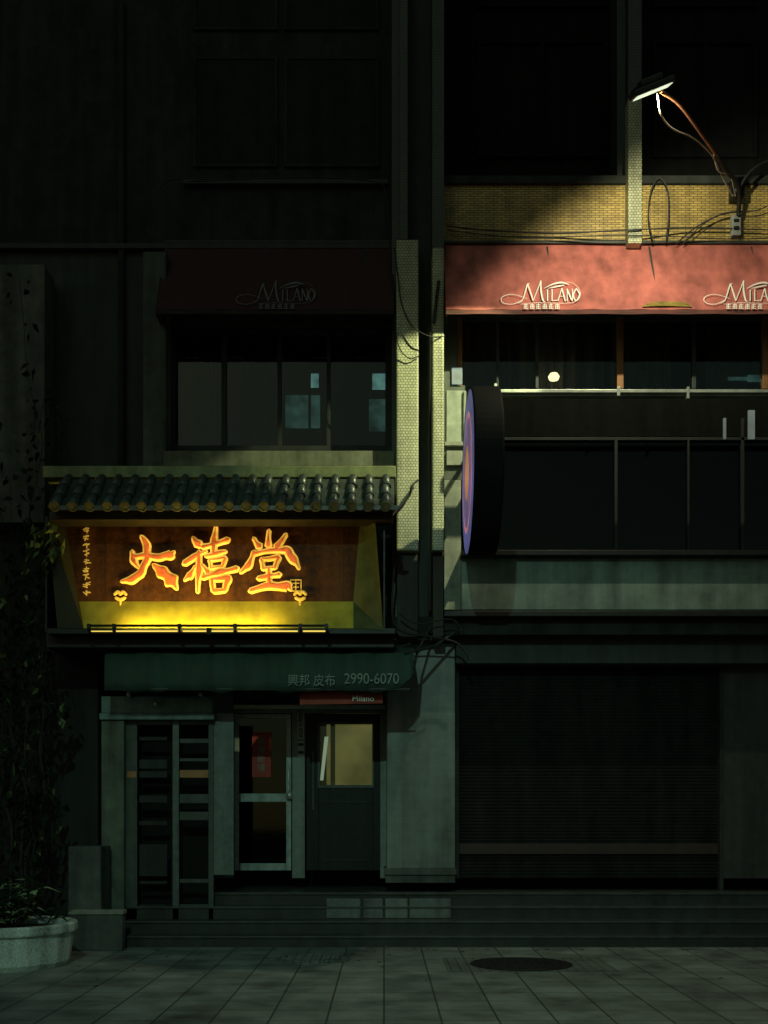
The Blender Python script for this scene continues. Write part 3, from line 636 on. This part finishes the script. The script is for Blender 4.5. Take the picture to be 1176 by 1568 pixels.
gs.done('stems',BARK,E,smooth=True); ga.done('leaves',LEAF,E); gb.done('dark_leaves',LEAF2,E)
T=empty('planter_pot'); px,py=-4.1,-2.2
G().lathe(px,py,[(.66,0),(.70,.06),(.735,.3),(.74,.36),(.775,.37),(.78,.385),(.78,.45),(.765,.465),(.70,.465),(.68,.45),(.68,.38)],80).done('pot_wall',TERR,T,smooth=False)
G().lathe(px,py,[(.69,.385),(.3,.41),(.01,.42)],40).done('soil',SOIL,T)
E2=empty('potted_plant'); ga=G(); gb=G(); gs=G()
for k in range(55):
    a=random.uniform(0,6.28); rr=random.uniform(0,.5); p=Vector((px+rr*math.cos(a),py+rr*math.sin(a),.4)); h=random.uniform(.15,.65); tip=p+Vector((math.cos(a)*.2,math.sin(a)*.2,h))
    gs.tube([p,p.lerp(tip,.5)+Vector((0,0,.05)),tip],.006,5)
    for j in range(8):
        c=p.lerp(tip,random.uniform(.3,1)); th=random.uniform(0,6.28); leaf(random.choice((ga,gb,gb)),c,random.uniform(.14,.3),random.uniform(.025,.045),Vector((math.cos(th),math.sin(th),random.uniform(-.2,.9))),Vector((0,0,1)))
gs.done('stems',LEAF2,E2); ga.done('leaves',mat('pot_leaf',(.2,.3,.14),.5,var=.5,bump=0),E2); gb.done('dark_leaves',LEAF2,E2)
e=empty('concrete_block_step')
G().box(X(104,-.8),X(154,-.8),-.8,-.3,0,Z(1296,-.8)).done('upright_slab',CONCD,e,.015)
G().box(X(108,-.95),X(188,-.95),-.98,-.82,0,Z(1400,-.95)).done('low_block',CONCD,e,.01); G().box(X(106,-.95),X(190,-.95),-1.0,-.81,Z(1400,-.95)+.001,Z(1394,-.95)).done('block_cap',CONC,e,.005)
# ================= STREET LAMP (behind the viewer) =============================
SL=empty('street_lamp'); sx,sy,sz=-1.2,-16.5,9.5
G().tube([(sx-1.5,sy,-.14),(sx-1.5,sy,3),(sx-1.5,sy,9.1),(sx-1.2,sy,9.55),(sx-.2,sy,9.62)],[.1,.08,.06,.05,.04],12).done('pole',STEEL,SL,smooth=True)
G().box(sx-.3,sx+.4,sy-.14,sy+.14,sz+.03,sz+.13).done('lamp_head',ALUD,SL,.03)
spot('street_beam',(sx,sy,sz),Vector((.1,-1.0,1.0))-Vector((sx,sy,sz)),2500,(.54,1,.78),44,1,.12,SL)
# ================= WORLD, SUN (night level), CAMERA ============================
w_=bpy.data.worlds.new('World'); scene.world=w_; w_.use_nodes=True; t=w_.node_tree; bg=t.nodes['Background']
sk=t.nodes.new('ShaderNodeTexSky'); sk.sky_type='NISHITA'; sk.sun_disc=False; sk.sun_elevation=math.radians(35); sk.sun_rotation=math.radians(200)
mx=t.nodes.new('ShaderNodeMix'); mx.data_type='RGBA'; mx.blend_type='MULTIPLY'; mx.inputs[0].default_value=1
t.links.new(sk.outputs[0],mx.inputs[6]); mx.inputs[7].default_value=(.88,1,.66,1); t.links.new(mx.outputs[2],bg.inputs[0]); bg.inputs[1].default_value=.019
l=bpy.data.lights.new('moonlight','SUN'); l.energy=.03; l.angle=math.radians(8); l.color=(.6,1,.85)
o=bpy.data.objects.new('moonlight',l); scene.collection.objects.link(o); o.rotation_euler=(math.radians(55),0,math.radians(-20))
cam=bpy.data.cameras.new('camera'); co=bpy.data.objects.new('camera',cam); scene.collection.objects.link(co); scene.camera=co
co.location=(0,CY,CH); co.rotation_euler=(math.radians(90),0,0); cam.sensor_fit='HORIZONTAL'; cam.sensor_width=36; cam.lens=36*K/1176; cam.shift_y=466/1176; cam.clip_end=500
